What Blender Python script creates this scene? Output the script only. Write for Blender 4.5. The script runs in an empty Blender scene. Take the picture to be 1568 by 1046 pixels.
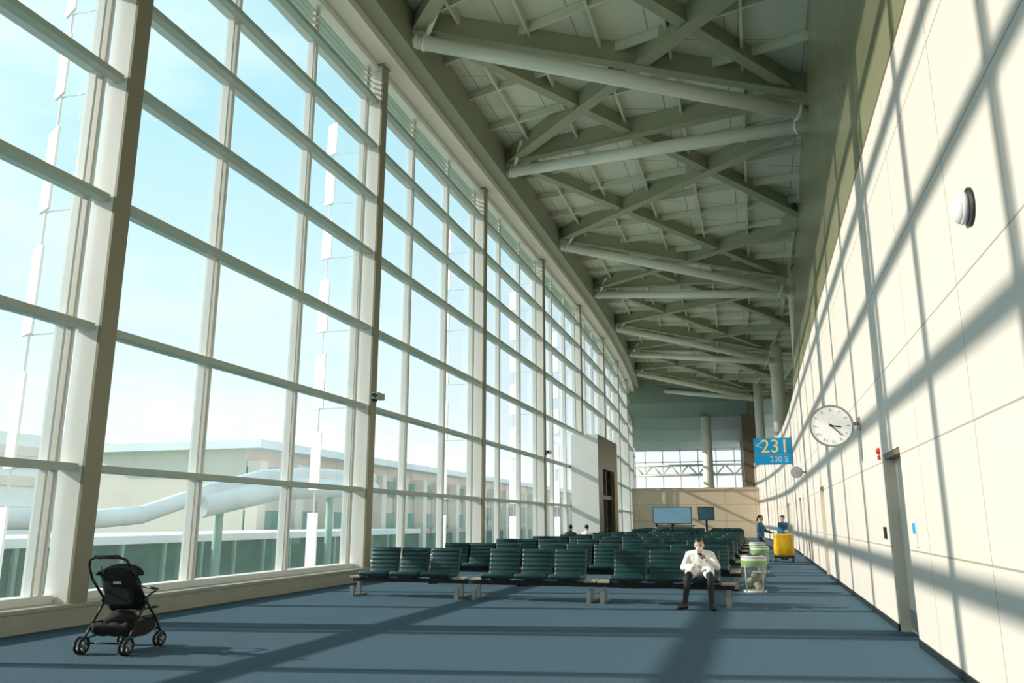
import bpy, math, random
from mathutils import Vector, Matrix
random.seed(4)
scene = bpy.context.scene
try:
    scene.view_settings.view_transform = 'Standard'
    scene.view_settings.look = 'None'
except Exception as e:
    print(e)

# ------------------------------------------------------------------ materials
def mat(name, col, rough=0.6, metal=0.0, noise=0.0, nscale=8.0, spec=0.5, bump=0.0, emit=None, estr=0.0):
    m = bpy.data.materials.new(name); m.use_nodes = True
    nt = m.node_tree; b = nt.nodes['Principled BSDF']
    b.inputs['Base Color'].default_value = (*col, 1)
    b.inputs['Roughness'].default_value = rough
    b.inputs['Metallic'].default_value = metal
    b.inputs['Specular IOR Level'].default_value = spec
    if emit:
        b.inputs['Emission Color'].default_value = (*emit, 1)
        b.inputs['Emission Strength'].default_value = estr
    if noise > 0 or bump > 0:
        tc = nt.nodes.new('ShaderNodeTexCoord')
        n = nt.nodes.new('ShaderNodeTexNoise'); n.inputs['Scale'].default_value = nscale
        n.inputs['Detail'].default_value = 4
        nt.links.new(tc.outputs['Object'], n.inputs['Vector'])
        if noise > 0:
            r = nt.nodes.new('ShaderNodeValToRGB')
            r.color_ramp.elements[0].position = 0.3; r.color_ramp.elements[1].position = 0.7
            r.color_ramp.elements[0].color = (*[c*(1-noise) for c in col], 1)
            r.color_ramp.elements[1].color = (*[min(1, c*(1+noise)) for c in col], 1)
            nt.links.new(n.outputs['Fac'], r.inputs['Fac'])
            nt.links.new(r.outputs['Color'], b.inputs['Base Color'])
        if bump > 0:
            bp = nt.nodes.new('ShaderNodeBump'); bp.inputs['Strength'].default_value = bump
            bp.inputs['Distance'].default_value = 0.02
            nt.links.new(n.outputs['Fac'], bp.inputs['Height'])
            nt.links.new(bp.outputs['Normal'], b.inputs['Normal'])
    return m

def brick_mat(name, col, mortar, w, h, ms, offx, offz, rough, axis='Y', vary=0.03):
    m = mat(name, col, rough)
    nt = m.node_tree; b = nt.nodes['Principled BSDF']
    tc = nt.nodes.new('ShaderNodeTexCoord')
    sp = nt.nodes.new('ShaderNodeSeparateXYZ'); cb = nt.nodes.new('ShaderNodeCombineXYZ')
    nt.links.new(tc.outputs['Object'], sp.inputs[0])
    a1 = nt.nodes.new('ShaderNodeMath'); a1.operation = 'ADD'; a1.inputs[1].default_value = offx
    a2 = nt.nodes.new('ShaderNodeMath'); a2.operation = 'ADD'; a2.inputs[1].default_value = offz
    nt.links.new(sp.outputs[axis], a1.inputs[0])
    nt.links.new(sp.outputs['Z'], a2.inputs[0])
    nt.links.new(a1.outputs[0], cb.inputs[0]); nt.links.new(a2.outputs[0], cb.inputs[1])
    br = nt.nodes.new('ShaderNodeTexBrick'); br.offset = 0.0
    br.inputs['Scale'].default_value = 1.0
    br.inputs['Brick Width'].default_value = w; br.inputs['Row Height'].default_value = h
    br.inputs['Mortar Size'].default_value = ms; br.inputs['Mortar Smooth'].default_value = 0.1
    br.inputs['Color1'].default_value = (*col, 1)
    br.inputs['Color2'].default_value = (*[c*(1-vary) for c in col], 1)
    br.inputs['Mortar'].default_value = (*mortar, 1)
    nt.links.new(cb.outputs[0], br.inputs['Vector'])
    nt.links.new(br.outputs['Color'], b.inputs['Base Color'])
    return m

def glass_mat(name, tint, f0=0.045, f1=0.75, rough=0.0, haze=0.0):
    m = bpy.data.materials.new(name); m.use_nodes = True
    nt = m.node_tree; nt.nodes.clear()
    o = nt.nodes.new('ShaderNodeOutputMaterial'); mx = nt.nodes.new('ShaderNodeMixShader')
    t = nt.nodes.new('ShaderNodeBsdfTransparent'); g = nt.nodes.new('ShaderNodeBsdfGlossy')
    t.inputs['Color'].default_value = (*tint, 1); g.inputs['Roughness'].default_value = rough
    lw = nt.nodes.new('ShaderNodeLayerWeight'); lw.inputs['Blend'].default_value = 0.5
    pw = nt.nodes.new('ShaderNodeMath'); pw.operation='POWER'; pw.inputs[1].default_value=5
    ma = nt.nodes.new('ShaderNodeMath'); ma.operation='MULTIPLY_ADD'; ma.inputs[1].default_value=f1; ma.inputs[2].default_value=f0
    nt.links.new(lw.outputs['Facing'], pw.inputs[0]); nt.links.new(pw.outputs[0], ma.inputs[0])
    base = t.outputs[0]
    if haze > 0:
        tr = nt.nodes.new('ShaderNodeBsdfTranslucent'); tr.inputs['Color'].default_value=(0.95,0.97,1.0,1)
        m2 = nt.nodes.new('ShaderNodeMixShader'); m2.inputs[0].default_value = haze
        nt.links.new(t.outputs[0], m2.inputs[1]); nt.links.new(tr.outputs[0], m2.inputs[2]); base = m2.outputs[0]
    nt.links.new(ma.outputs[0], mx.inputs[0]); nt.links.new(base, mx.inputs[1])
    nt.links.new(g.outputs[0], mx.inputs[2]); nt.links.new(mx.outputs[0], o.inputs[0])
    return m

FRAME = mat('frame_white', (0.90, 0.90, 0.87), 0.45)
FRAMEG = mat('frame_grey_green', (0.50, 0.58, 0.50), 0.45)
POST = mat('post_white_paint', (0.96, 0.96, 0.94), 0.45)
POSTD = mat('post_inner_bronze', (0.32, 0.30, 0.21), 0.45)
GLASS = glass_mat('window_glass', (0.95, 0.985, 0.985), haze=0.05)
CURB = mat('curb_stone', (0.42, 0.43, 0.36), 0.5, noise=0.08, nscale=3)
CARPET = mat('carpet_blue', (0.078, 0.138, 0.190), 0.95, noise=0.22, nscale=55, spec=0.1, bump=0.3)
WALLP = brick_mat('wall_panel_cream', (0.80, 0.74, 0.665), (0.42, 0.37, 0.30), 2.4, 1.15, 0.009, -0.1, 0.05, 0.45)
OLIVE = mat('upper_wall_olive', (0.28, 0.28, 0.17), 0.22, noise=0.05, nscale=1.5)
CEILP = brick_mat('ceiling_panel', (0.78, 0.78, 0.63), (0.38, 0.38, 0.30), 2.0, 2.0, 0.02, 0.0, 0.0, 0.6, axis='X')
for l in list(CEILP.node_tree.links):
    if l.from_node.type == 'SEPXYZ' and l.from_socket.name == 'Z':
        CEILP.node_tree.links.new(l.from_node.outputs['Y'], l.to_socket)
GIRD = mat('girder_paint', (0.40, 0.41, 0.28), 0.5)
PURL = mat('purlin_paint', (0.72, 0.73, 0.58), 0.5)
TUBE = mat('tube_paint', (0.94, 0.94, 0.82), 0.35)
EAVE = mat('eave_beam', (0.34, 0.36, 0.26), 0.5)
CREAM = mat('cream_trim', (0.90, 0.86, 0.72), 0.5)
BLACK = mat('black_plastic', (0.012, 0.014, 0.014), 0.4)
DARKFAB = mat('black_fabric', (0.012, 0.014, 0.016), 0.85, noise=0.3, nscale=60)
METAL = mat('brushed_metal', (0.45, 0.46, 0.43), 0.35, metal=0.8)
TAN = mat('tan_plate', (0.45, 0.40, 0.28), 0.5)
LEATHER = mat('green_leather', (0.012, 0.050, 0.054), 0.34, noise=0.2, nscale=10)
WHITE = mat('white_plastic', (0.82, 0.82, 0.80), 0.4)
BINGREY = mat('bin_grey', (0.55, 0.58, 0.54), 0.45)
BEIGE = mat('beige_panel', (0.66, 0.60, 0.47), 0.5, noise=0.04, nscale=2)
BROWN = mat('brown_frame', (0.16, 0.12, 0.07), 0.5)
DOORM = mat('door_paint', (0.80, 0.73, 0.62), 0.45)
BLUE = mat('sign_blue', (0.0, 0.30, 0.62), 0.4, emit=(0.0, 0.35, 0.7), estr=0.25)
YEL = mat('sign_yellow', (0.95, 0.62, 0.12), 0.5, emit=(1, 0.7, 0.2), estr=0.3)
YELLOW = mat('yellow_vinyl', (0.85, 0.48, 0.01), 0.45, noise=0.1, nscale=5)
RED = mat('red_alarm', (0.6, 0.03, 0.02), 0.4)
GREEN = mat('green_label', (0.20, 0.42, 0.08), 0.5)
SOFFIT = mat('soffit_green', (0.30, 0.40, 0.32), 0.5)
SCREEN = mat('screen_blue', (0.03, 0.08, 0.12), 0.2, emit=(0.3, 0.55, 0.7), estr=0.4)
SCREEND = mat('screen_dark', (0.03, 0.06, 0.07), 0.2, emit=(0.05, 0.15, 0.2), estr=0.3)

# ------------------------------------------------------------------ mesh helper
def bend(y):
    return -0.0013*(y-40)**2 if y > 40 else 0.0

class MB:
    def __init__(s): s.v=[]; s.f=[]; s.m=[]; s.s=[]; s.prims=[]
    def face(s, idx, mi=0, sm=False): s.f.append(idx); s.m.append(mi); s.s.append(sm)
    def box(s, x0,x1,y0,y1,z0,z1, mi=0):
        b=len(s.v)
        for x in (x0,x1):
            for y in (y0,y1):
                for z in (z0,z1): s.v.append((x,y,z))
        for q in ((0,1,3,2),(4,6,7,5),(0,4,5,1),(2,3,7,6),(0,2,6,4),(1,5,7,3)):
            s.face([b+i for i in q], mi)
    def beam(s, p, q, w, h, mi=0, up=(0,0,1)):
        p=Vector(p); q=Vector(q); d=(q-p).normalized(); up=Vector(up)
        r=d.cross(up)
        if r.length<1e-4: r=Vector((1,0,0))
        r.normalize(); u=r.cross(d).normalized()
        b=len(s.v)
        for c in (p,q):
            for a,e in ((-1,-1),(1,-1),(1,1),(-1,1)):
                s.v.append(tuple(c+r*a*w/2+u*e*h/2))
        for qd in ((3,2,1,0),(4,5,6,7),(0,1,5,4),(1,2,6,5),(2,3,7,6),(3,0,4,7)):
            s.face([b+i for i in qd], mi)
    def cyl(s, p, q, r0, r1=None, seg=16, mi=0, caps=True):
        if r1 is None: r1=r0
        p=Vector(p); q=Vector(q); d=(q-p).normalized()
        a=Vector((0,0,1)) if abs(d.z)<0.9 else Vector((1,0,0))
        x=d.cross(a).normalized(); y=d.cross(x).normalized()
        b=len(s.v)
        for c,r in ((p,r0),(q,r1)):
            for i in range(seg):
                t=2*math.pi*i/seg; s.v.append(tuple(c+x*math.cos(t)*r+y*math.sin(t)*r))
        for i in range(seg):
            j=(i+1)%seg; s.face([b+i,b+seg+i,b+seg+j,b+j], mi, True)
        if caps:
            s.face([b+i for i in range(seg)], mi); s.face([b+seg+i for i in reversed(range(seg))], mi)
    def tube(s, pts, r, seg=10, mi=0):
        for a,b in zip(pts[:-1],pts[1:]):
            s.cyl(a,b,r,seg=seg,mi=mi)
        for p in pts[1:-1]: s.ell(p,(r,r,r),mi,seg,6)
    def ell(s, c, r, mi=0, seg=16, rings=10, rot=None):
        b=len(s.v); c=Vector(c)
        def put(x,y,z):
            w=Vector((x*r[0],y*r[1],z*r[2]))
            if rot is not None: w=rot@w
            s.v.append(tuple(c+w))
        put(0,0,-1)
        for i in range(1,rings):
            ph=-math.pi/2+math.pi*i/rings
            for j in range(seg):
                t=2*math.pi*j/seg; put(math.cos(ph)*math.cos(t),math.cos(ph)*math.sin(t),math.sin(ph))
        put(0,0,1); top=len(s.v)-1
        for j in range(seg):
            k=(j+1)%seg
            s.face([b,b+1+k,b+1+j],mi,True)
            for i in range(rings-2):
                o=b+1+i*seg; s.face([o+j,o+k,o+seg+k,o+seg+j],mi,True)
            o=b+1+(rings-2)*seg; s.face([o+j,o+k,top],mi,True)
    def cap(s, p, q, r0, r1, mi):
        s.cyl(p,q,r0,r1,14,mi); s.ell(p,(r0,)*3,mi,14,8); s.ell(q,(r1,)*3,mi,14,8)
        s.prims.append((Vector(p),Vector(q),r0,r1,mi))
    def eprim(s, c, r, mi, rot=None):
        s.ell(c,r,mi,20,14,rot); s.prims.append(('e',Vector(c),r,rot,mi))
    def build(s, name, mats, dobend=False, loc=None, rotz=0.0, parent=None):
        me=bpy.data.meshes.new(name)
        vs=s.v
        if dobend: vs=[(x+bend(y),y,z) for x,y,z in s.v]
        me.from_pydata(vs,[],s.f)
        for m in mats: me.materials.append(m)
        me.polygons.foreach_set('material_index', s.m)
        me.polygons.foreach_set('use_smooth', s.s)
        me.validate(); me.update()
        o=bpy.data.objects.new(name,me); scene.collection.objects.link(o)
        if loc: o.location=loc
        o.rotation_euler=(0,0,rotz)
        if parent: o.parent=parent
        return o

def empty(name, loc=(0,0,0), rotz=0):
    e=bpy.data.objects.new(name,None); scene.collection.objects.link(e)
    e.location=loc; e.rotation_euler=(0,0,rotz); e.empty_display_size=0.2
    return e

# ------------------------------------------------------------------ shell
XR=1.75; XI=-9.33; XG=-9.78
YB=-8.4
m=MB()
ys=[YB+ i*5.0 for i in range(21)]
for a,b in zip(ys[:-1],ys[1:]):
    m.box(-10.0,6.0,a,b,-0.3,0.0)
m.build('floor',[CARPET],True)

posts=[0.6+9*i for i in range(-1,11)]
LEV=[2.22,4.33,6.42,8.5,10.1,11.6,12.95]
for n,(a,b) in enumerate(zip(posts[:-1],posts[1:])):
    m=MB()
    i=len(m.v); m.v+=[(XG,a+0.17,0.3),(XG,b-0.17,0.3),(XG,b-0.17,14.0),(XG,a+0.17,14.0)]; m.face([i,i+1,i+2,i+3],1)
    A=a+0.165; B=b-0.165
    m.box(XG-0.12,XG+0.16,A,B,0.31,0.42,0)
    for z in LEV:
        m.box(XG-0.06,XG+0.16,A,B,z-0.03,z+0.035,0)
        m.box(XG+0.16,XG+0.34,A,B,z-0.065,z+0.045,2)
    m.box(XG-0.12,XG+0.3,A,B,13.9,14.05,0)
    for k in range(5): m.box(XG+0.02,XG+0.12,A,B,13.1+k*0.16,13.13+k*0.16,2)
    for y in (a+0.30,a+2.8,a+5.8,b-0.42):
        for off in (-0.085,0.085):
            m.box(XG-0.04,XG+0.13,y+off-0.022,y+off+0.022,0.31,14.0,0)
        m.box(XG-0.02,XG-0.01,y-0.04,y+0.04,0.31,14.0,2)
    m.build('window_%d'%(n+1),[FRAME,GLASS,FRAMEG],True)
for p in posts:
    m=MB()
    m.box(XG-0.02,XI-0.05,p-0.15,p+0.15,0.31,14.1,0)
    m.box(XI-0.05,XI,p-0.16,p+0.16,0.31,14.1,1)
    m.box(XI-0.5,XI+0.03,p-0.2,p+0.2,14.05,14.5,1)
    m.build('window_post',[POST,POSTD],True)
# added blades imitate sunlit white segments, gaps shaped as shade, tilted to catch sun, one per storey of glazing, on a mast
BLADE=mat('blade_white',(0.97,0.97,0.97),0.5)
for p in posts[1:]:
    m=MB(); X=XG-1.15; lv=[0.3]+LEV
    m.cyl((X,p+0.04,-1.0),(X,p+0.04,13.2),0.02,seg=8,mi=0)
    for z0,z1 in zip(lv[:-1],lv[1:]):
        h=z1-z0
        m.beam((X,p,z0+0.0*h),(X,p,z0+0.70*h),0.42,0.04,0,up=(0.42,0.9,0))
        m.cyl((X,p+0.04,z1),(XG,p+0.04,z1),0.012,seg=8,mi=0)
    m.build('lit_segment_blade',[BLADE],True)
m=MB()
for a,b in zip(posts[:-1],posts[1:]):
    m.box(-9.95,-9.28,a,b,-0.05,0.26); m.box(-9.95,-9.24,a,b,0.26,0.31)
m.build('baseboard_left',[CURB],True)
m=MB()
for a,b in zip(posts[:-1],posts[1:]):
    m.box(XG-0.1,-8.95,a,b,14.1,14.65)
m.build('trim_1',[CREAM],True)
m=MB()
for a,b in zip(posts[:-1],posts[1:]):
    m.box(-8.95,-8.45,a,b,14.35,15.75)
    m.box(-10.4,-8.95,a,b,14.65,15.75)
m.build('trim_2',[EAVE],True)

def zc(x): return 15.6-(x+8.3)*0.181
YE=82.0
m=MB()
cy=[YB+i*4.52 for i in range(21)]; cy[-1]=YE
for a,b in zip(cy[:-1],cy[1:]):
    i=len(m.v)
    for (x,y,z) in ((-10.6,a,zc(-10.6)),(6,a,zc(6)),(6,b,zc(6)),(-10.6,b,zc(-10.6)),(-10.6,a,16.6),(6,a,14.6),(6,b,14.6),(-10.6,b,16.6)):
        m.v.append((x,y,z))
    for q in ((0,3,2,1),(4,5,6,7),(0,1,5,4),(1,2,6,5),(2,3,7,6),(3,0,4,7)): m.face([i+k for k in q])
m.build('ceiling',[CEILP],True)

XL=-8.4; XC=2.25
m=MB()
def gird(x0,y0,x1,y1,w,h,drop):
    n=6
    for k in range(n):
        t0=k/n; t1=(k+1)/n
        xa=x0+(x1-x0)*t0; xb=x0+(x1-x0)*t1; ya=y0+(y1-y0)*t0; yb=y0+(y1-y0)*t1
        if max(ya,yb)>YE or min(ya,yb)<YB: continue
        m.beam((xa,ya,zc(xa)-drop),(xb,yb,zc(xb)-drop),w,h)
        m.beam((xa,ya,zc(xa)-drop-h/2),(xb,yb,zc(xb)-drop-h/2),w+0.14,0.05)
cols=[4.95+18*i for i in range(-1,5)]
for c in cols:
    gird(XL,c-4.5,XC,c-1.1,0.18,0.62,0.33); gird(XL,c+4.5,XC,c-1.1,0.18,0.62,0.33)
for p in posts:
    gird(XL,p,XC+0.6,p-13.5,0.26,0.58,0.31); gird(XL,p,XC+0.6,p+13.5,0.18,0.5,0.27)
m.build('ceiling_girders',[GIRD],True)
m=MB()
x=-7.2
while x<5:
    for a,b in zip(cy[:-1],cy[1:]):
        m.beam((x,a,zc(x)-0.14),(x,b,zc(x)-0.14),0.08,0.26)
    x+=1.9
yy=YB-12
while yy<YE:
    for k in range(7):
        xa=XL+k*1.95; xb=xa+1.95
        ya=yy+12-(xa-XL)*0.55; yb=yy+12-(xb-XL)*0.55
        if min(ya,yb)>YB and max(ya,yb)<YE:
            m.beam((xa,ya,zc(xa)-0.14),(xb,yb,zc(xb)-0.14),0.08,0.26)
    yy+=2.25
m.build('ceiling_purlins',[PURL],True)

for c in cols:
    for sgn in (-1,1):
        m=MB()
        A=Vector((XL+0.1,c+4.5*sgn,14.62)); B=Vector((XC,c-1.1+0.25*sgn,12.35))
        m.cyl(A,B,0.21,0.21,24)
        m.ell(A,(0.21,0.21,0.21)); m.ell(B,(0.21,0.21,0.21))
        d=(B-A).normalized()
        m.cyl(A+d*0.15,A+d*0.22,0.24,0.24,24); m.cyl(B-d*0.5,B-d*0.42,0.24,0.24,24)
        m.beam(A+d*0.1,(XL-0.1,c+4.5*sgn,15.0),0.12,0.5)
        P=A+d*0.9
        m.beam(A+d*0.2+Vector((0,0,0.1)),(P.x,P.y-0.8,zc(P.x)-0.2),0.12,0.12)
        m.beam(A+d*0.2+Vector((0,0,0.1)),(P.x,P.y+0.8,zc(P.x)-0.2),0.12,0.12)
        m.build('roof_strut',[TUBE],True)

doors=[(10.9,12.3,2.35),(23.0,24.4,2.35),(34.5,36.0,2.35),(46,47.5,2.35)]
m=MB()
y=YB
edges=[]
for d0,d1,h in doors:
    edges.append((y,d0,0)); edges.append((d0,d1,h)); y=d1
edges.append((y,76,0))
for a,b,h in edges:
    n=max(1,int((b-a)/5))
    for k in range(n):
        m.box(XR,XR+0.3,a+(b-a)*k/n,a+(b-a)*(k+1)/n,h,6.5)
m.build('wall_right',[WALLP],True)
m=MB()
for a,b,h in edges:
    if h==0:
        n=max(1,int((b-a)/5))
        for k in range(n): m.box(XR-0.015,XR+0.01,a+(b-a)*k/n,a+(b-a)*(k+1)/n,0,0.09)
m.build('baseboard_right',[BLACK],True)
for i,(a,b,h) in enumerate(doors):
    m=MB()
    m.box(XR+0.14,XR+0.19,a+0.04,b-0.04,0.01,h-0.05,0)
    m.box(XR+0.01,XR+0.29,a+0.002,a+0.05,0,h,0); m.box(XR+0.01,XR+0.29,b-0.05,b-0.002,0,h,0); m.box(XR+0.01,XR+0.29,a+0.05,b-0.05,h-0.07,h-0.002,1)
    m.box(XR+0.10,XR+0.14,a+0.16,a+0.2,0.95,1.1,2); m.cyl((XR+0.10,a+0.14,1.05),(XR+0.10,a+0.28,1.05),0.014,mi=2)
    m.box(XR+0.13,XR+0.14,a+0.1,b-0.1,0.05,0.3,2)
    m.build('door_%d'%(i+1),[DOORM,BROWN,METAL],True)
m=MB()
for a in range(-8,35,4): m.box(XR+0.0,XR+0.28,a,a+4,6.5,6.56)
m.build('trim_3',[BROWN],True)
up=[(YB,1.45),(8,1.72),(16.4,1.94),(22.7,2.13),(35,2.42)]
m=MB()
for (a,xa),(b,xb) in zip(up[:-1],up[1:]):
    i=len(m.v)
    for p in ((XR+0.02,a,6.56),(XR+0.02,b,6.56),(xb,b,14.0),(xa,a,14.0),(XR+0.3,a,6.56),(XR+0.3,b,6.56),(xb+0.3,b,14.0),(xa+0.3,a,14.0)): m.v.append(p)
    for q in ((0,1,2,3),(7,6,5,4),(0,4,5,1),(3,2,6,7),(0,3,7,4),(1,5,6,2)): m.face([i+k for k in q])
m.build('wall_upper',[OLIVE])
m=MB()
for a in range(35,78,4):
    m.box(5.2,5.4,a,a+4,6.0,14.2); m.box(2.06,5.3,a,a+4,6.3,6.5)
m.box(2.75,5.3,34.8,35.0,6.4,14.2)
m.build('wall_recess',[OLIVE],True)
for c,r in ((39.85,0.25),(57.85,0.45),(75.0,0.4)):
    m=MB(); m.cyl((XC+0.15,c,6.5),(XC+0.15,c,13.6),r,r,28); m.cyl((XC+0.15,c,12.0),(XC+0.15,c,12.1),r+0.04,r+0.04,28)
    m.build('column',[TUBE],True)
m=MB(); m.box(-10.2,6.0,YB-0.3,YB,-0.3,16.5); m.build('wall_back',[BEIGE])

m=MB()
m.box(-9.2,1.7,73.0,73.3,0,4.1); m.box(-9.2,1.7,72.9,73.4,4.1,4.25)
m.build('wall_far',[brick_mat('far_panel',(0.74,0.59,0.42),(0.4,0.32,0.22),2.5,1.4,0.02,0,0,0.5,axis='X')],True)
m=MB()
nx=24
prof=[(80.6,15.5),(80.6,12.9),(82.5,11.6),(85,10.6),(88.5,9.8),(95.5,9.3)]
for i in range(nx):
    x0=-13+20*i/nx; x1=-13+20*(i+1)/nx
    o0=-2.0*math.cos((x0+3)/10*1.4); o1=-2.0*math.cos((x1+3)/10*1.4)
    for (ya,za),(yb,zb) in zip(prof[:-1],prof[1:]):
        j=len(m.v)
        m.v += [(x0,ya-o0-2,za),(x1,ya-o1-2,za),(x1,yb-o1-2,zb),(x0,yb-o0-2,zb)]
        m.face([j,j+1,j+2,j+3],0,True)
m.build('ceiling_soffit',[SOFFIT])
m=MB()
i=len(m.v); m.v+=[(-14,94.1,0),(0,94.1,0),(0,94.1,9.4),(-14,94.1,9.4)]; m.face([i,i+1,i+2,i+3],1)
for x in range(-14,1,2): m.box(x-0.05,x+0.05,93.9,94.08,0,9.4,0)
for z in (4.2,6.6,8.0,9.35): m.box(-14,0,93.9,94.08,z-0.06,z+0.06,0)
m.build('window_12',[FRAME,GLASS])
m=MB()
for x in range(-14,-1,2):
    m.cyl((x,92.5,6.4),(x+1,92.5,7.5),0.08,mi=0,seg=8); m.cyl((x+1,92.5,7.5),(x+2,92.5,6.4),0.08,mi=0,seg=8)
m.cyl((-14,92.5,6.4),(-0.5,92.5,6.4),0.13,seg=10); m.cyl((-14,92.5,7.5),(-0.5,92.5,7.5),0.13,seg=10)
m.build('steel_truss',[PURL])
m=MB(); m.cyl((-4.3,82,0),(-4.3,82,11.6),0.5,seg=32); m.cyl((-4.3,82,4.6),(-4.3,82,4.7),0.54,seg=32); m.build('column',[TUBE])
m=MB(); m.box(2.0,2.3,76.2,90,0,13.5); m.box(0.9,2.3,76.1,76.5,4.5,11); m.build('wall_far_right',[BROWN],True)

# gate portal
m=MB()
x0,x1,y0,y1,H=-9.30,-7.85,42,48.3,5.95
m.box(x0,x1,y0,y0+0.25,0,H,0); m.box(x0,x1,y1-0.25,y1,0,H,0); m.box(x0,x1-0.3,y0+0.25,y1-0.25,H-0.3,H,0)
m.box(x1-0.3,x1+0.01,y0+0.02,y0+1.3,0,H-0.01,1); m.box(x1-0.3,x1,y1-1.3,y1-0.25,0,H,1); m.box(x1-0.3,x1,y0+1.3,y1-1.3,4.2,H,1)
m.box(x0,x0+0.1,y0+0.25,y1-0.25,0,H-0.3,2)
m.box(x1-0.25,x1-0.15,y0+1.3,y1-1.3,2.6,2.8,1)
for k in range(3): m.box(x1-0.2,x1-0.15,y0+1.3+k*1.8,y0+1.4+k*1.8,0,4.2,1)
PORT=mat('portal_brown',(0.18,0.16,0.09),0.4)
m.build('boarding_gate_portal',[POST,PORT,BLACK],False)

# ------------------------------------------------------------------ wall items
m=MB()
c=Vector((1.3,14.4,3.0)); R=0.34
m.cyl(c+Vector((0,-0.05,0)),c+Vector((0,0.05,0)),R,R,48,0)
m.cyl(c+Vector((0,-0.058,0)),c+Vector((0,-0.045,0)),R-0.02,R-0.02,48,1)
for i in range(48):
    a0=2*math.pi*i/48; a1=2*math.pi*(i+1)/48
    m.beam(c+Vector((math.cos(a0)*R,-0.055,math.sin(a0)*R)),c+Vector((math.cos(a1)*R,-0.055,math.sin(a1)*R)),0.03,0.024,0)
for i in range(12):
    a=2*math.pi*i/12; l=0.05
    m.beam(c+Vector((math.cos(a)*(R-0.05),-0.062,math.sin(a)*(R-0.05))),c+Vector((math.cos(a)*(R-0.05-l),-0.062,math.sin(a)*(R-0.05-l))),0.006,0.018,2,up=(0,1,0))
m.beam(c+Vector((-0.03,-0.068,0.005)),c+Vector((0.15,-0.068,-0.02)),0.008,0.022,2)
m.beam(c+Vector((-0.04,-0.072,0.04)),c+Vector((0.16,-0.072,-0.17)),0.006,0.016,2)
m.cyl(c+Vector((0,-0.08,0)),c+Vector((0,-0.05,0)),0.018,mi=2)
m.cyl(c+Vector((R,0,0.03)),(XR,14.4,3.03),0.03,mi=3)
m.box(XR-0.03,XR,14.3,14.5,2.93,3.13,3)
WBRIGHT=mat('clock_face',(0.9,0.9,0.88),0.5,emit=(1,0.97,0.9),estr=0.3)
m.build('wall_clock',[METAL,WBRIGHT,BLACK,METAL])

e=empty('gate_sign',(0.9,38.7,4.55))
m=MB(); m.box(-0.83,0.80,-0.08,0.08,-0.6,0.6,0); m.box(-0.83,0.80,-0.085,0.085,-0.19,-0.17,1)
m.box(0.80,0.85,-0.05,0.05,-0.7,0.7,1)
m.build('panel',[BLUE,METAL],parent=e)
def text(body,size,loc,par,mt,rot=(math.pi/2,0,0)):
    cu=bpy.data.curves.new('txt','FONT'); cu.body=body; cu.size=size; cu.extrude=0.004; cu.align_x='CENTER'; cu.align_y='CENTER'
    o=bpy.data.objects.new('lettering',cu); scene.collection.objects.link(o)
    cu.materials.append(mt); o.location=loc; o.rotation_euler=rot; o.parent=par
    return o
text('231',0.85,(0.1,-0.09,0.2),e,YEL); text('230 S',0.36,(0.25,-0.09,-0.38),e,WHITE); text('<',0.6,(-0.6,-0.09,0.25),e,WHITE)

m=MB()
m.cyl((XR-0.06,6.7,3.86),(XR,6.7,3.86),0.13,0.13,32,0); m.ell((XR-0.06,6.7,3.86),(0.05,0.12,0.12),0,24,12)
m.cyl((XR-0.02,6.62,3.84),(XR,6.62,3.84),0.15,0.15,32,1)  # offset black disc stands in for the dome's shadow on the wall
m.build('wall_speaker',[WHITE,BLACK])
m=MB(); m.cyl((XR-0.03,12.55,2.42),(XR,12.55,2.42),0.05,mi=0); m.box(XR-0.03,XR,12.5,12.6,2.3,2.36,0); m.ell((XR-0.03,12.55,2.42),(0.02,0.035,0.035),0)
m.build('fire_alarm',[RED])
m=MB(); m.box(XR-0.015,XR,10.3,10.5,1.15,1.45,0); m.box(XR-0.02,XR-0.014,10.33,10.47,1.3,1.42,1); m.build('wall_notice',[WHITE,BLUE])
m=MB(); m.box(XR-0.03,XR,12.6,12.72,1.2,1.36,0); m.box(XR-0.035,XR-0.02,12.63,12.69,1.24,1.32,1); m.build('door_card_reader',[BLACK,METAL])
m=MB(); c=Vector((1.45,30,3.1)); m.cyl(c+Vector((0,-0.05,0)),c+Vector((0,0.05,0)),0.2,0.2,32,0); m.cyl(c+Vector((0,-0.055,0)),c+Vector((0,-0.05,0)),0.18,0.18,32,1); m.cyl(c,(XR,30,3.1),0.025,mi=0)
m.build('wall_lamp',[METAL,WHITE])
for p in (18.6,36.6,54.6):
    b_=bend(p); m=MB()
    m.box(0,0.07,-0.06,0.06,-0.1,0.1,1); m.cyl((0.05,0,0),(0.14,-0.04,0.02),0.02,mi=1); m.box(0.1,0.26,-0.32,0.1,-0.06,0.1,0); m.cyl((0.18,-0.36,0.02),(0.18,-0.3,0.02),0.06,mi=1)
    m.build('security_camera',[METAL,BLACK],loc=(XI+b_+0.005,p,4.55))

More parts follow.
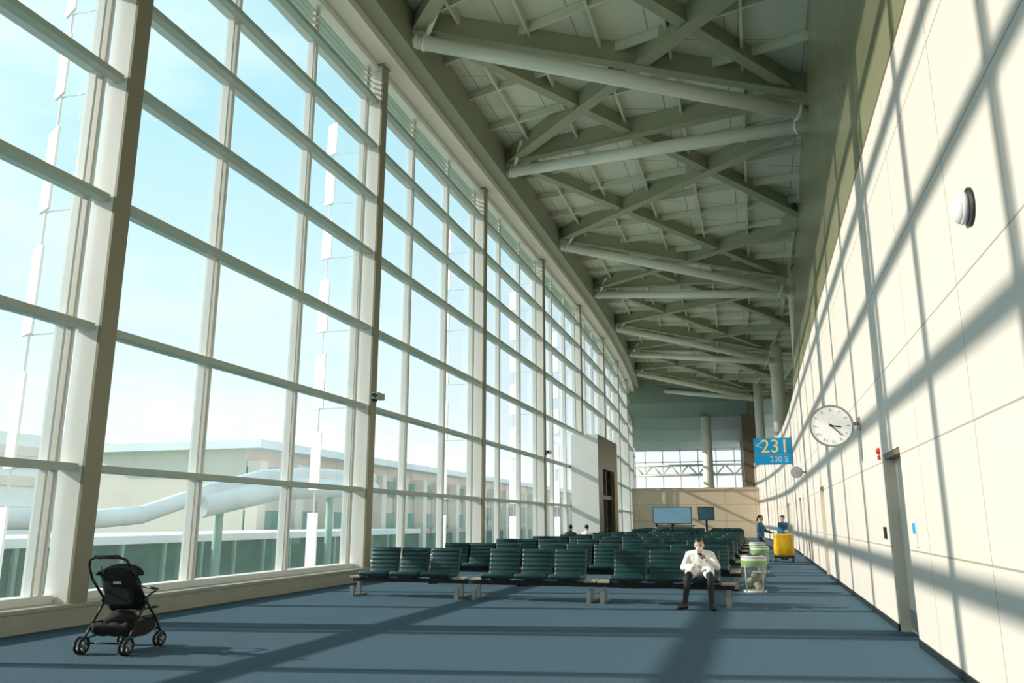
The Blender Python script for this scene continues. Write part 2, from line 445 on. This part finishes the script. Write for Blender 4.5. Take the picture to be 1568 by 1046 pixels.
# ------------------------------------------------------------------ benches
def seat(m,cx,mi=0):
    P=[(-0.30,0.40),(-0.28,0.435),(-0.1,0.42),(0.1,0.405),(0.19,0.42),(0.235,0.52),(0.275,0.68),(0.31,0.84),(0.325,0.915)]
    L=[0]
    for a,b in zip(P[:-1],P[1:]): L.append(L[-1]+math.dist(a,b))
    N=88
    pts=[]
    for i in range(N+1):
        s=L[-1]*i/N
        k=0
        while k<len(L)-2 and s>L[k+1]: k+=1
        t=(s-L[k])/(L[k+1]-L[k]); pts.append((P[k][0]+(P[k+1][0]-P[k][0])*t,P[k][1]+(P[k+1][1]-P[k][1])*t,s))
    ring=0.085
    xs=[(-0.305,0.35),(-0.295,0.8),(-0.27,1.0),(0.27,1.0),(0.295,0.8),(0.305,0.35)]
    rows=[]
    for i,(y,z,s) in enumerate(pts):
        a=pts[max(0,i-1)]; b=pts[min(N,i+1)]
        ty,tz=b[0]-a[0],b[1]-a[1]; l=math.hypot(ty,tz); ny,nz=-tz/l,ty/l
        rib=0.022*abs(math.sin(math.pi*s/ring))**0.6
        th=0.035
        endf=1.0 if 1<i<N-1 else 0.5
        r=[]
        for x,f in xs:
            o=(th*f+rib*f)*endf; m.v.append((cx+x,y+ny*o,z+nz*o)); r.append(len(m.v)-1)
        for x,f in reversed(xs):
            o=-0.03*f*endf; m.v.append((cx+x,y+ny*o,z+nz*o)); r.append(len(m.v)-1)
        rows.append(r)
    n=len(rows[0])
    for a,b in zip(rows[:-1],rows[1:]):
        for j in range(n):
            k=(j+1)%n; m.face([a[j],a[k],b[k],b[j]],mi,True)
    m.face(list(reversed(rows[0])),mi); m.face(rows[-1],mi)
m=MB()
for cx in (-0.65,0,0.65): seat(m,cx)
m.box(-1.2,1.2,-0.04,0.06,0.27,0.35,1)
for cx in (-0.65,0,0.65): m.box(cx-0.15,cx+0.15,-0.2,0.2,0.35,0.39,1)
for cx in (-1.09,1.09):
    m.box(cx-0.035,cx+0.035,-0.03,0.05,0.03,0.3,2); m.box(cx-0.04,cx+0.04,-0.3,0.3,0.0,0.04,2)
    m.box(cx-0.04,cx+0.04,-0.3,-0.24,0.0,0.2,2)
for cx in (-1.09,1.09): m.box(cx-0.11,cx+0.11,-0.2,0.2,0.35,0.38,3)
b0=m.build('airport_bench',[LEATHER,BLACK,METAL,TAN])
bme=b0.data; bpy.data.objects.remove(b0)
def bench(x,y,face):
    o=bpy.data.objects.new('airport_bench',bme); scene.collection.objects.link(o)
    o.location=(x+bend(y),y,0); o.rotation_euler=(0,0,0 if face<0 else math.pi)
for x in (-6.6,-4.07,-1.64): bench(x,15.0,-1)
for x in (-6.35,-3.98,-1.6): bench(x,18.4,-1); bench(x,19.2,1)
y=22.9
while y<62:
    for x in ((-6.5,-4.05,-1.6) if not 40<y<50 else (-4.05,-1.6)):
        bench(x,y,-1); bench(x,y+0.8,1)
    y+=4.1

# ------------------------------------------------------------------ people
def finish(m, name, mats, voxel, parent):
    o=m.build(name,mats)
    md=o.modifiers.new('r','REMESH'); md.mode='VOXEL'; md.voxel_size=voxel; md.use_smooth_shade=True
    sm=o.modifiers.new('s','SMOOTH'); sm.iterations=3; sm.factor=0.5
    dg=bpy.context.evaluated_depsgraph_get(); dg.update()
    me=bpy.data.meshes.new_from_object(o.evaluated_get(dg))
    o.modifiers.clear(); o.data=me
    me.materials.clear()
    for k in mats: me.materials.append(k)
    idx=[]
    for p in me.polygons:
        c=p.center; best=1e9; bi=0
        for pr in m.prims:
            if pr[0]=='e':
                w=c-pr[1]
                if pr[3] is not None: w=pr[3].transposed()@w
                q=Vector((w.x/pr[2][0],w.y/pr[2][1],w.z/pr[2][2])).length
                d=(q-1)*min(pr[2]); mi=pr[4]
            else:
                a,b,r0,r1,mi=pr; ab=b-a; t=max(0,min(1,(c-a).dot(ab)/max(1e-9,ab.length_squared)))
                d=(c-(a+ab*t)).length-(r0+(r1-r0)*t)
            if d<best: best=d; bi=mi
        idx.append(bi)
    me.polygons.foreach_set('material_index',idx)
    me.polygons.foreach_set('use_smooth',[True]*len(me.polygons))
    o.parent=parent
    return o

SKIN=mat('skin',(0.62,0.40,0.28),0.5)
HAIR=mat('hair_black',(0.012,0.01,0.009),0.45)
MASK=mat('mask_white',(0.85,0.86,0.85),0.7)
EYE=mat('eye_dark',(0.02,0.015,0.01),0.2)

def hand(m, wrist, d, nrm, side, curl, mi, sc=1.0):
    d=Vector(d).normalized(); nrm=Vector(nrm); nrm=(nrm-d*nrm.dot(d)).normalized(); sd=d.cross(nrm).normalized()*side
    w=Vector(wrist)
    for k in range(4):
        off=(-0.03+0.02*k)*sc
        m.cap(w+sd*off*0.6, w+d*0.085*sc+sd*off, 0.014*sc,0.012*sc,mi)
    ln=[0.062,0.075,0.07,0.055]
    for k in range(4):
        off=(0.031-0.0205*k)*sc
        p=w+d*0.085*sc+sd*off; ang=0; L=ln[k]*sc
        for j,fr in enumerate((0.45,0.32,0.23)):
            ang+=curl*(0.6+0.4*j)
            dd=d*math.cos(ang)+nrm*math.sin(ang)
            q=p+dd*L*fr*1.05
            m.cap(p,q,(0.0088-0.001*j)*sc,(0.008-0.001*j)*sc,mi); p=q
    p=w+d*0.03*sc+sd*0.03*sc
    dd=(d*0.7+sd*0.7+nrm*0.35).normalized(); q=p+dd*0.045*sc; m.cap(p,q,0.012*sc,0.010*sc,mi)
    dd=(d*0.9+sd*0.15+nrm*0.5).normalized(); m.cap(q,q+dd*0.035*sc,0.010*sc,0.008*sc,mi)

def person(name, loc, rotz, J, top, bottom, shoe, coat=1.0, mask=False, hairlong=False, facedir=(0,-1,0), curls=(0.5,0.5), cuffskirt=False):
    e=empty(name,loc,rotz)
    V={k:Vector(v) for k,v in J.items()}
    m=MB(); c=coat
    pel,ch,nk,hd=V['pelvis'],V['chest'],V['neck'],V['head']
    hl,hr=V['hipL'],V['hipR']; sl,sr=V['shL'],V['shR']
    m.cap(hl,hr,0.105,0.105,1)
    m.cap(pel,ch,0.12*c,0.125*c,0)
    for h_,s_,k_ in ((hl,sl,V['knL']),(hr,sr,V['knR'])):
        m.cap(pel.lerp(h_,0.75)+(ch-pel)*0.25, ch.lerp(s_,0.5)-(nk-ch)*0.15,0.10*c,0.10*c,0)
        if cuffskirt:
            m.cap(pel.lerp(h_,1.0)+Vector((0,-0.04,0.02)),pel.lerp(h_,0.9)+(ch-pel)*0.3,0.12*c,0.115*c,0)
            m.cap(h_+Vector((0,0,0.02)),h_.lerp(k_,0.72)+Vector((0,0,0.022)),0.105,0.095,0)
    m.cap(sl,ch.lerp(nk,0.55),0.062*c,0.08*c,0); m.cap(sr,ch.lerp(nk,0.55),0.062*c,0.08*c,0)
    m.cap(ch.lerp(nk,0.6),nk,0.075*c,0.058,0)
    m.cap(nk,hd-Vector((0,0,0.05)),0.052,0.05,3)
    for s in 'LR':
        m.cap(V['sh'+s],V['el'+s],0.058*c,0.047*c,0); m.cap(V['el'+s],V['wr'+s],0.047*c,0.034*c,0)
        m.cap(V['hip'+s],V['kn'+s],0.088,0.06,1); m.cap(V['kn'+s],V['an'+s].lerp(V['kn'+s],0.6),0.058,0.057,1)
        m.cap(V['an'+s].lerp(V['kn'+s],0.6),V['an'+s],0.057,0.042,1)
        t=V['to'+s]; a=V['an'+s]; fd=Vector((t.x-a.x,t.y-a.y,0)).normalized()
        hb=Vector((a.x,a.y,0.043))-fd*0.035
        m.cap(hb,Vector((t.x,t.y,0.036)),0.041,0.034,2); m.cap(a-Vector((0,0,0.02)),Vector((a.x,a.y,0.05))+fd*0.04,0.04,0.04,2)
    f=Vector(facedir).normalized(); r=f.cross(Vector((0,0,1))).normalized(); u=r.cross(f).normalized()
    rot=Matrix((r,-f,u)).transposed()
    H=lambda x,y,z: hd+r*x-f*y+u*z
    m.eprim(hd,(0.074,0.092,0.108),3,rot)
    m.eprim(H(0,-0.02,-0.06),(0.055,0.068,0.055),3,rot)
    m.cap(H(0,-0.088,0.012),H(0,-0.105,-0.018),0.010,0.013,3)
    for sg in (-1,1):
        m.eprim(H(sg*0.078,0.01,-0.01),(0.012,0.022,0.032),3,rot)
    m.eprim(H(0,0.032,0.038),(0.081,0.086,0.090),4,rot)
    m.eprim(H(0,-0.02,0.090),(0.06,0.055,0.026),4,rot)
    if hairlong:
        m.cap(H(0,0.1,0.02),H(0,0.13,-0.12),0.035,0.022,4)
    if mask: m.eprim(H(0,-0.062,-0.045),(0.056,0.05,0.045),5,rot)
    finish(m,'body',[top,bottom,shoe,SKIN,HAIR,MASK],0.012,e)
    m=MB()
    for sg in (-1,1): m.ell(H(sg*0.03,-0.083,0.008),(0.012,0.008,0.007),0,10,6,rot)
    if not mask: m.ell(H(0,-0.087,-0.052),(0.02,0.006,0.005),1,10,6,rot)
    m.build('face',[EYE,RED],parent=e)
    m=MB()
    for s,sd,cu in (('L',-1,curls[0]),('R',1,curls[1])):
        d=V.get('hd'+s,(V['wr'+s]-V['el'+s]).normalized()); n=V.get('hn'+s,Vector((0,0,-1)))
        hand(m,V['wr'+s],d,n,sd,cu,0)
    finish(m,'hands',[SKIN],0.0045,e)
    return e

COATW=mat('coat_white',(0.88,0.87,0.86),0.7,noise=0.05,nscale=12)
PANTS=mat('pants_black',(0.012,0.013,0.016),0.8)
BLUEJ=mat('jacket_blue',(0.02,0.12,0.24),0.7)
NAVY=mat('trousers_navy',(0.02,0.035,0.07),0.8)
GREYC=mat('coat_grey',(0.08,0.09,0.10),0.8)
man=dict(pelvis=(0,0.0,0.56),chest=(0,-0.05,0.80),neck=(0,-0.12,0.92),head=(0,-0.19,1.03),
 hipL=(0.09,-0.02,0.55),hipR=(-0.09,-0.02,0.55),shL=(0.185,-0.07,0.85),shR=(-0.185,-0.07,0.85),
 elL=(0.29,-0.19,0.66),elR=(-0.29,-0.15,0.64),wrL=(0.11,-0.37,0.80),wrR=(-0.09,-0.38,0.69),
 knL=(0.18,-0.49,0.53),knR=(-0.19,-0.47,0.53),anL=(0.20,-0.76,0.10),anR=(-0.24,-0.72,0.10),toL=(0.26,-0.92,0.04),toR=(-0.33,-0.87,0.04),
 hdL=(-0.75,-0.35,0.35),hnL=(-0.3,0.3,0.9),hdR=(0.9,-0.4,-0.1),hnR=(0,0.3,-1))
e=person('seated_man',(-1.0,14.95,0),0.0,man,COATW,PANTS,BLACK,coat=1.22,mask=True,facedir=(0.0,-1,-0.25),curls=(0.55,0.5),cuffskirt=True)
m=MB(); m.beam((0.035,-0.43,0.865),(0.02,-0.53,0.905),0.07,0.009,0,up=(0,0,1)); m.build('phone',[BLACK],parent=e)
# standing
st=dict(pelvis=(0,0,0.90),chest=(0,-0.01,1.22),neck=(0,-0.015,1.37),head=(0,-0.035,1.52),
 hipL=(0.085,0,0.88),hipR=(-0.085,0,0.88),shL=(0.165,0,1.31),shR=(-0.165,0,1.31),
 elL=(0.2,-0.12,1.08),elR=(-0.22,0.02,1.04),wrL=(0.16,-0.34,1.02),wrR=(-0.19,-0.14,0.86),
 knL=(0.09,-0.04,0.48),knR=(-0.1,0.02,0.48),anL=(0.09,-0.02,0.09),anR=(-0.11,0.08,0.09),toL=(0.1,-0.17,0.04),toR=(-0.13,-0.07,0.04),
 hnL=(0,0,-1),hnR=(0.7,-0.2,-0.3))
person('cleaning_worker',(0.10,31.0,0),math.radians(70),st,BLUEJ,NAVY,BLACK,coat=1.1,hairlong=True,facedir=(0,-1,-0.2))
person('cleaning_worker',(0.95,32.9,0),math.radians(-40),st,BLUEJ,NAVY,BLACK,coat=1.1,mask=True,facedir=(0,-1,-0.3))
sit=dict(man); sit.update(wrL=(0.12,-0.34,0.66),wrR=(-0.12,-0.34,0.66),head=(0,-0.09,1.17),neck=(0,-0.03,1.03),chest=(0,0.0,0.86),shL=(0.185,-0.03,0.92),shR=(-0.185,-0.03,0.92))
for k in ('hdL','hnL','hdR','hnR'): sit.pop(k)
person('seated_passenger',(-7.15,31.93,0),math.pi,sit,GREYC,PANTS,BLACK,coat=1.1)
person('seated_passenger',(-6.5,31.93,0),math.pi,sit,COATW,PANTS,BLACK,coat=1.1)
person('seated_passenger',(-4.7,40.13,0),math.pi,sit,NAVY,PANTS,BLACK,coat=1.1)

# ------------------------------------------------------------------ stroller
e=empty('baby_stroller',(-7.06,7.95,0),math.radians(8))
m=MB()
def wheel(m,x,y,r=0.095,w=0.035):
    n=28
    for i in range(n):
        a0=2*math.pi*i/n; a1=2*math.pi*(i+1)/n
        m.cyl((x,y+math.cos(a0)*(r-0.015),r+math.sin(a0)*(r-0.015)),(x,y+math.cos(a1)*(r-0.015),r+math.sin(a1)*(r-0.015)),0.016,seg=8,mi=0)
    for i in range(5):
        a=2*math.pi*i/5+0.3
        m.beam((x,y,r),(x,y+math.cos(a)*(r-0.02),r+math.sin(a)*(r-0.02)),0.02,0.014,1)
    m.cyl((x-0.022,y,r),(x+0.022,y,r),0.022,mi=1)
for sx in (-1,1):
    for dx in (-0.028,0.028):
        wheel(m,sx*0.27+dx,-0.3); wheel(m,sx*0.23+dx,0.40,0.085)
    m.cyl((sx*0.27-0.03,-0.3,0.095),(sx*0.27+0.03,-0.3,0.095),0.01,mi=2)
    m.tube([(sx*0.23,0.40,0.17),(sx*0.24,0.3,0.30),(sx*0.26,0.0,0.56),(sx*0.27,-0.24,0.80),(sx*0.255,-0.34,0.95),(sx*0.22,-0.38,1.02),(sx*0.13,-0.40,1.05),(0,-0.405,1.055)],0.014,10,2)
    m.tube([(sx*0.27,-0.3,0.12),(sx*0.265,-0.12,0.36),(sx*0.26,0.02,0.55)],0.013,10,2)
    m.tube([(sx*0.23,0.40,0.10),(sx*0.23,0.40,0.19)],0.018,10,2)
    m.tube([(sx*0.26,-0.26,0.16),(sx*0.23,0.36,0.22)],0.010,8,2)
    m.tube([(sx*0.26,-0.02,0.58),(sx*0.25,0.24,0.66)],0.013,8,2)
    m.ell((sx*0.262,0.0,0.56),(0.03,0.04,0.04),2)
m.tube([(-0.27,-0.3,0.12),(0.27,-0.3,0.12)],0.012,8,2)
m.tube([(-0.25,0.24,0.66),(0,0.32,0.68),(0.25,0.24,0.66)],0.014,8,2)
m.tube([(-0.23,0.38,0.2),(0.23,0.38,0.2)],0.01,8,2)
m.cyl((-0.15,-0.402,1.05),(0.15,-0.402,1.05),0.022,mi=0)
m.build('frame',[BLACK,METAL,BLACK],parent=e)
m=MB()
def sheet(m,rows,th,mi):
    base=len(m.v); nr=len(rows); nc=len(rows[0])
    for r_ in rows:
        for p in r_: m.v.append(p)
    for r_ in rows:
        for p in r_: m.v.append((p[0],p[1]+th,p[2]))
    N=nr*nc
    for i in range(nr-1):
        for j in range(nc-1):
            a=base+i*nc+j; m.face([a,a+1,a+nc+1,a+nc],mi,True); a+=N; m.face([a,a+nc,a+nc+1,a+1],mi,True)
    rim=[i for i in range(nc)]+[i*nc+nc-1 for i in range(1,nr)]+[(nr-1)*nc+j for j in range(nc-2,-1,-1)]+[i*nc for i in range(nr-2,0,-1)]
    for a,b in zip(rim,rim[1:]+rim[:1]): m.face([base+a,base+N+a,base+N+b,base+b],mi)
rows=[]
for i in range(13):
    t=i/12; z=0.44+t*0.46; yb=0.06-t*0.26
    rows.append([(x*(0.22+0.02*math.sin(t*3.1)),yb-0.05*(1-(x)**2)*math.sin(t*3.1)-0.008*math.sin(t*25),z) for x in [k/6-1 for k in range(13)]])
sheet(m,rows,0.03,0)
rows=[]
for i in range(9):
    t=i/8; rows.append([(x*0.22,0.06+t*0.30,0.44+0.03*math.sin(t*3)-0.03*(1-x*x)) for x in [k/5-1 for k in range(11)]])
sheet(m,rows,0.01,0)
for k in range(4):
    t=k/3; pts=[(math.cos(a)*0.25,-0.20+0.035*k+0.02*math.sin(a),0.84+math.sin(a)*(0.07+0.012*k)) for a in [math.pi*i/12 for i in range(13)]]
    m.tube(pts,0.018,8,0)
rows=[]
for i in range(11):
    t=i/10; ang=math.pi*t
    rows.append([(x*0.23,0.03-math.cos(ang)*0.26,0.33-max(0,math.sin(ang))**0.6*0.17+0.01*math.sin(x*9)) for x in [k/6-1 for k in range(13)]])
sheet(m,rows,0.012,0)
for sx in (-1,1):
    b=len(m.v)
    arc=[(sx*0.23,0.03-math.cos(math.pi*i/10)*0.26,0.33-max(0,math.sin(math.pi*i/10))**0.6*0.17) for i in range(11)]
    m.v+=arc+[(x+sx*0.01,y_,z_) for x,y_,z_ in arc]; m.face([b+i for i in range(11)],0); m.face([b+11+i for i in range(11)],0)
m.box(-0.15,0.15,-0.16,-0.06,0.52,0.70,0); m.ell((0,-0.05,0.36),(0.19,0.17,0.09),0)
m.build('fabric',[DARKFAB],parent=e)
m=MB(); m.box(-0.05,0.05,-0.175,-0.16,0.74,0.77,0); m.tube([(-0.1,-0.39,1.03),(-0.1,-0.3,0.86)],0.008,6,0); m.build('label',[METAL],parent=e)

# ------------------------------------------------------------------ bins, cart, counters
CLEARP=glass_mat('clear_plastic',(0.78,0.83,0.79),f0=0.12,rough=0.1)
PAPER=mat('paper_waste',(0.6,0.5,0.38),0.8,noise=0.4,nscale=14)
def bin_(x,y):
    m=MB(); r=0.26
    m.cyl((0,0,0.0),(0,0,0.05),r*0.9,r*0.9,32,0)
    m.cyl((0,0,0.05),(0,0,0.52),r*0.86,r*0.93,32,1,caps=False)
    m.cyl((0,0,0.5),(0,0,0.70),r*0.98,r,32,0); m.cyl((0,0,0.56),(0,0,0.64),r*1.01,r*1.015,32,2,caps=False)
    m.cyl((0,0,0.70),(0,0,0.735),r*1.03,r*0.85,32,0); m.cyl((0,0,0.733),(0,0,0.74),0.13,0.13,24,3)
    for k in range(4):
        a=math.pi/4+math.pi/2*k; m.cyl((math.cos(a)*r*0.9,math.sin(a)*r*0.9,0.03),(math.cos(a)*r*0.95,math.sin(a)*r*0.95,0.55),0.012,mi=0)
    random.seed(int(y*7))
    for k in range(9):
        m.ell((random.uniform(-.1,.1),random.uniform(-.1,.1),0.1+0.03*k),(0.07,0.05,0.05),4,8,6)
    m.build('trash_bin',[BINGREY,CLEARP,GREEN,BLACK,PAPER],loc=(x,y,0))
bin_(-0.12,17.9); bin_(0.02,24.6); bin_(-0.05,29.0)

e=empty('cleaning_cart',(0.84,31.0,0))
m=MB()
m.box(-0.32,0.36,-0.28,0.5,0.14,0.2,0)
for sx in (-0.28,0.32):
    for sy in (-0.22,0.44):
        m.cyl((sx-0.02,sy,0.07),(sx+0.02,sy,0.07),0.07,mi=1); m.box(sx-0.03,sx+0.03,sy-0.03,sy+0.03,0.07,0.15,2)
        m.cyl((sx,sy,0.2),(sx,sy,0.98),0.016,mi=2)
m.tube([(-0.28,-0.22,0.96),(0.32,-0.22,0.96),(0.32,0.44,0.96),(-0.28,0.44,0.96),(-0.28,-0.22,0.96)],0.018,8,2)
m.tube([(-0.28,0.44,0.96),(-0.28,0.6,1.05),(0.32,0.6,1.05),(0.32,0.44,0.96)],0.016,8,2)
m.box(-0.26,0.3,0.0,0.42,0.9,0.96,0); m.cyl((-0.1,0.2,0.96),(-0.1,0.2,1.15),0.05,mi=3); m.cyl((0.15,0.25,0.96),(0.15,0.25,1.12),0.06,mi=4)
m.cyl((0.34,0.1,0.2),(0.42,0.2,1.35),0.014,mi=2)
m.build('frame',[BLACK,BLACK,METAL,BLUE,WHITE],parent=e)
m=MB()
lv=[(0.2,0.30,0.20),(0.28,0.34,0.25),(0.5,0.35,0.27),(0.75,0.34,0.26),(0.9,0.32,0.24),(0.97,0.34,0.26),(0.985,0.31,0.23)]
n=40; rows=[]
for z,a,b in lv:
    r_=[]
    for i in range(n):
        t=2*math.pi*i/n; cx,sy=math.cos(t),math.sin(t); q=(abs(cx)**4+abs(sy)**4)**-0.25
        w=1+0.02*math.sin(t*9+z*4); m.v.append((0.02+cx*q*a*w,-0.06+sy*q*b*w,z)); r_.append(len(m.v)-1)
    rows.append(r_)
for a,b in zip(rows[:-1],rows[1:]):
    for i in range(n): j=(i+1)%n; m.face([a[i],a[j],b[j],b[i]],0,True)
m.face(list(reversed(rows[0])),0); m.face(rows[-1],1)
m.build('yellow_bag',[YELLOW,BLACK],parent=e)

def tv(x,y,w,h,z,sm):
    m=MB(); m.box(-w/2,w/2,-0.05,0.05,z-h/2,z+h/2,0); m.box(-w/2+0.04,w/2-0.04,-0.06,-0.05,z-h/2+0.04,z+h/2-0.04,1)
    m.box(-0.06,0.06,-0.02,0.06,0,z,0); m.box(-0.35,0.35,-0.25,0.25,0,0.04,0)
    m.build('information_display',[BLACK,sm],loc=(x+bend(y),y,0))
tv(-4.75,49.9,2.3,1.0,1.75,SCREEN); tv(-2.75,50.0,0.95,0.8,1.85,SCREEND)
m=MB(); m.box(-1.5,1.5,-0.35,0.35,0,1.05,0); m.box(-1.6,1.6,-0.45,0.4,1.05,1.1,1); m.box(-1.4,1.4,-0.37,-0.35,0.15,0.95,1); m.box(-0.3,0.2,0,0.06,1.15,1.5,2); m.box(-0.1,0,0,0.05,1.1,1.2,2)
m.build('gate_counter',[BEIGE,BROWN,BLACK],loc=(-6.3,66,0))

# ------------------------------------------------------------------ exterior
TARM=mat('apron_ground',(0.05,0.22,0.14),0.95,noise=0.15,nscale=0.1,spec=0.1)
m=MB(); m.box(-500,-10.5,-250,500,-6.3,-6.0); m.build('apron_ground',[TARM])
GB=mat('green_glazing',(0.012,0.16,0.10),0.9,spec=0.05,noise=0.35,nscale=0.6); PALE=mat('pale_cladding',(0.93,0.94,0.95),0.6); PINK=mat('pink_cladding',(0.92,0.76,0.66),0.7)
GPOST=mat('green_grey_post',(0.22,0.40,0.32),0.7)
m=MB()
m.box(-38,-30,-12,70,-6,0.3,0); m.box(-38.2,-29.8,-12,70,0.3,0.7,1)
for k in range(27): m.box(-29.98,-29.8,-12+3*k,-11.8+3*k,-6,0.3,2)
for z in (-4,-2): m.box(-29.99,-29.9,-12,70,z-0.06,z+0.06,2)
m.build('service_building',[GB,PALE,GPOST])
m=MB()
m.tube([(-28,-6,1.5),(-28,29,1.5),(-28,32,1.7),(-28,37,3.0),(-28.2,42,4.0),(-28.6,48,4.5),(-29,58,4.7)],0.42,20,0)
m.tube([(-28,36,2.2),(-28.1,44,3.4),(-29,58,3.8)],0.7,16,0)
for y in (-2,12,24,38,50): m.cyl((-28.1,y,-6),(-28.1,y,3.0 if y>30 else 1.4),0.25,seg=16,mi=1)
m.build('jet_bridge',[PALE,GPOST])
m=MB()
m.box(-58,-42,60,260,-6,7.5,0)
for z in (0.5,4.2): m.box(-42,-41.8,60,260,z,z+1.8,1)
for k in range(33): m.box(-41.9,-40.6,60+6*k,61.2+6*k,-6,6.5,0)
m.box(-59,-40,59,261,7.5,8.2,2)
m.box(-41.7,-41.2,60,260,-6,-0.2,3)
m.build('terminal_pier',[PINK,mat('pier_glazing',(0.12,0.36,0.30),0.6),PALE,GB])
m=MB()
m.box(-110,-95,-40,200,-6,13,0)
for z in (2,6,10): m.box(-94.9,-94.7,-40,200,z,z+1.3,1)
m.build('hangar_building',[PALE,PINK])

# ------------------------------------------------------------------ light & sky
w=bpy.data.worlds.new('World'); scene.world=w; w.use_nodes=True
nt=w.node_tree; bg=nt.nodes['Background']
tc=nt.nodes.new('ShaderNodeTexCoord'); sp=nt.nodes.new('ShaderNodeSeparateXYZ'); rp=nt.nodes.new('ShaderNodeValToRGB')
nt.links.new(tc.outputs['Generated'],sp.inputs[0]); nt.links.new(sp.outputs['Z'],rp.inputs['Fac'])
cr=rp.color_ramp
cr.elements[0].position=0.0; cr.elements[0].color=(0.90,0.90,0.94,1)
cr.elements[1].position=1.0; cr.elements[1].color=(0.28,0.58,0.70,1)
x=cr.elements.new(0.15); x.color=(0.70,0.84,0.91,1)
x=cr.elements.new(0.45); x.color=(0.40,0.70,0.80,1)
ns=nt.nodes.new('ShaderNodeTexNoise'); ns.inputs['Scale'].default_value=3.0; ns.inputs['Detail'].default_value=5
mp=nt.nodes.new('ShaderNodeMapping'); mp.inputs['Scale'].default_value=(1,1,3)
nt.links.new(tc.outputs['Generated'],mp.inputs[0]); nt.links.new(mp.outputs[0],ns.inputs['Vector'])
r2=nt.nodes.new('ShaderNodeValToRGB'); r2.color_ramp.elements[0].position=0.5; r2.color_ramp.elements[1].position=0.75
r2.color_ramp.elements[1].color=(0.5,0.5,0.5,1)
nt.links.new(ns.outputs['Fac'],r2.inputs['Fac'])
mx=nt.nodes.new('ShaderNodeMix'); mx.data_type='RGBA'
nt.links.new(r2.outputs['Color'],mx.inputs[0]); nt.links.new(rp.outputs['Color'],mx.inputs[6]); mx.inputs[7].default_value=(0.95,1,1,1)
nt.links.new(mx.outputs[2],bg.inputs['Color']); bg.inputs['Strength'].default_value=1.3

sun=bpy.data.lights.new('sun','SUN'); sun.energy=5.3; sun.color=(1.0,0.91,0.79); sun.angle=math.radians(0.7)
so=bpy.data.objects.new('sun',sun); scene.collection.objects.link(so)
so.rotation_euler=Vector((1,0.204,-0.49)).to_track_quat('-Z','Y').to_euler()
so.location=(-30,-5,20)

# ------------------------------------------------------------------ camera
cam=bpy.data.cameras.new('camera'); co=bpy.data.objects.new('camera',cam); scene.collection.objects.link(co)
cam.lens=28; cam.sensor_width=36; cam.clip_end=2000
th=math.radians(12.66); ph=math.radians(16.7)
co.location=(0,0,1.45)
co.rotation_euler=(math.pi/2+th,0,ph)
scene.camera=co
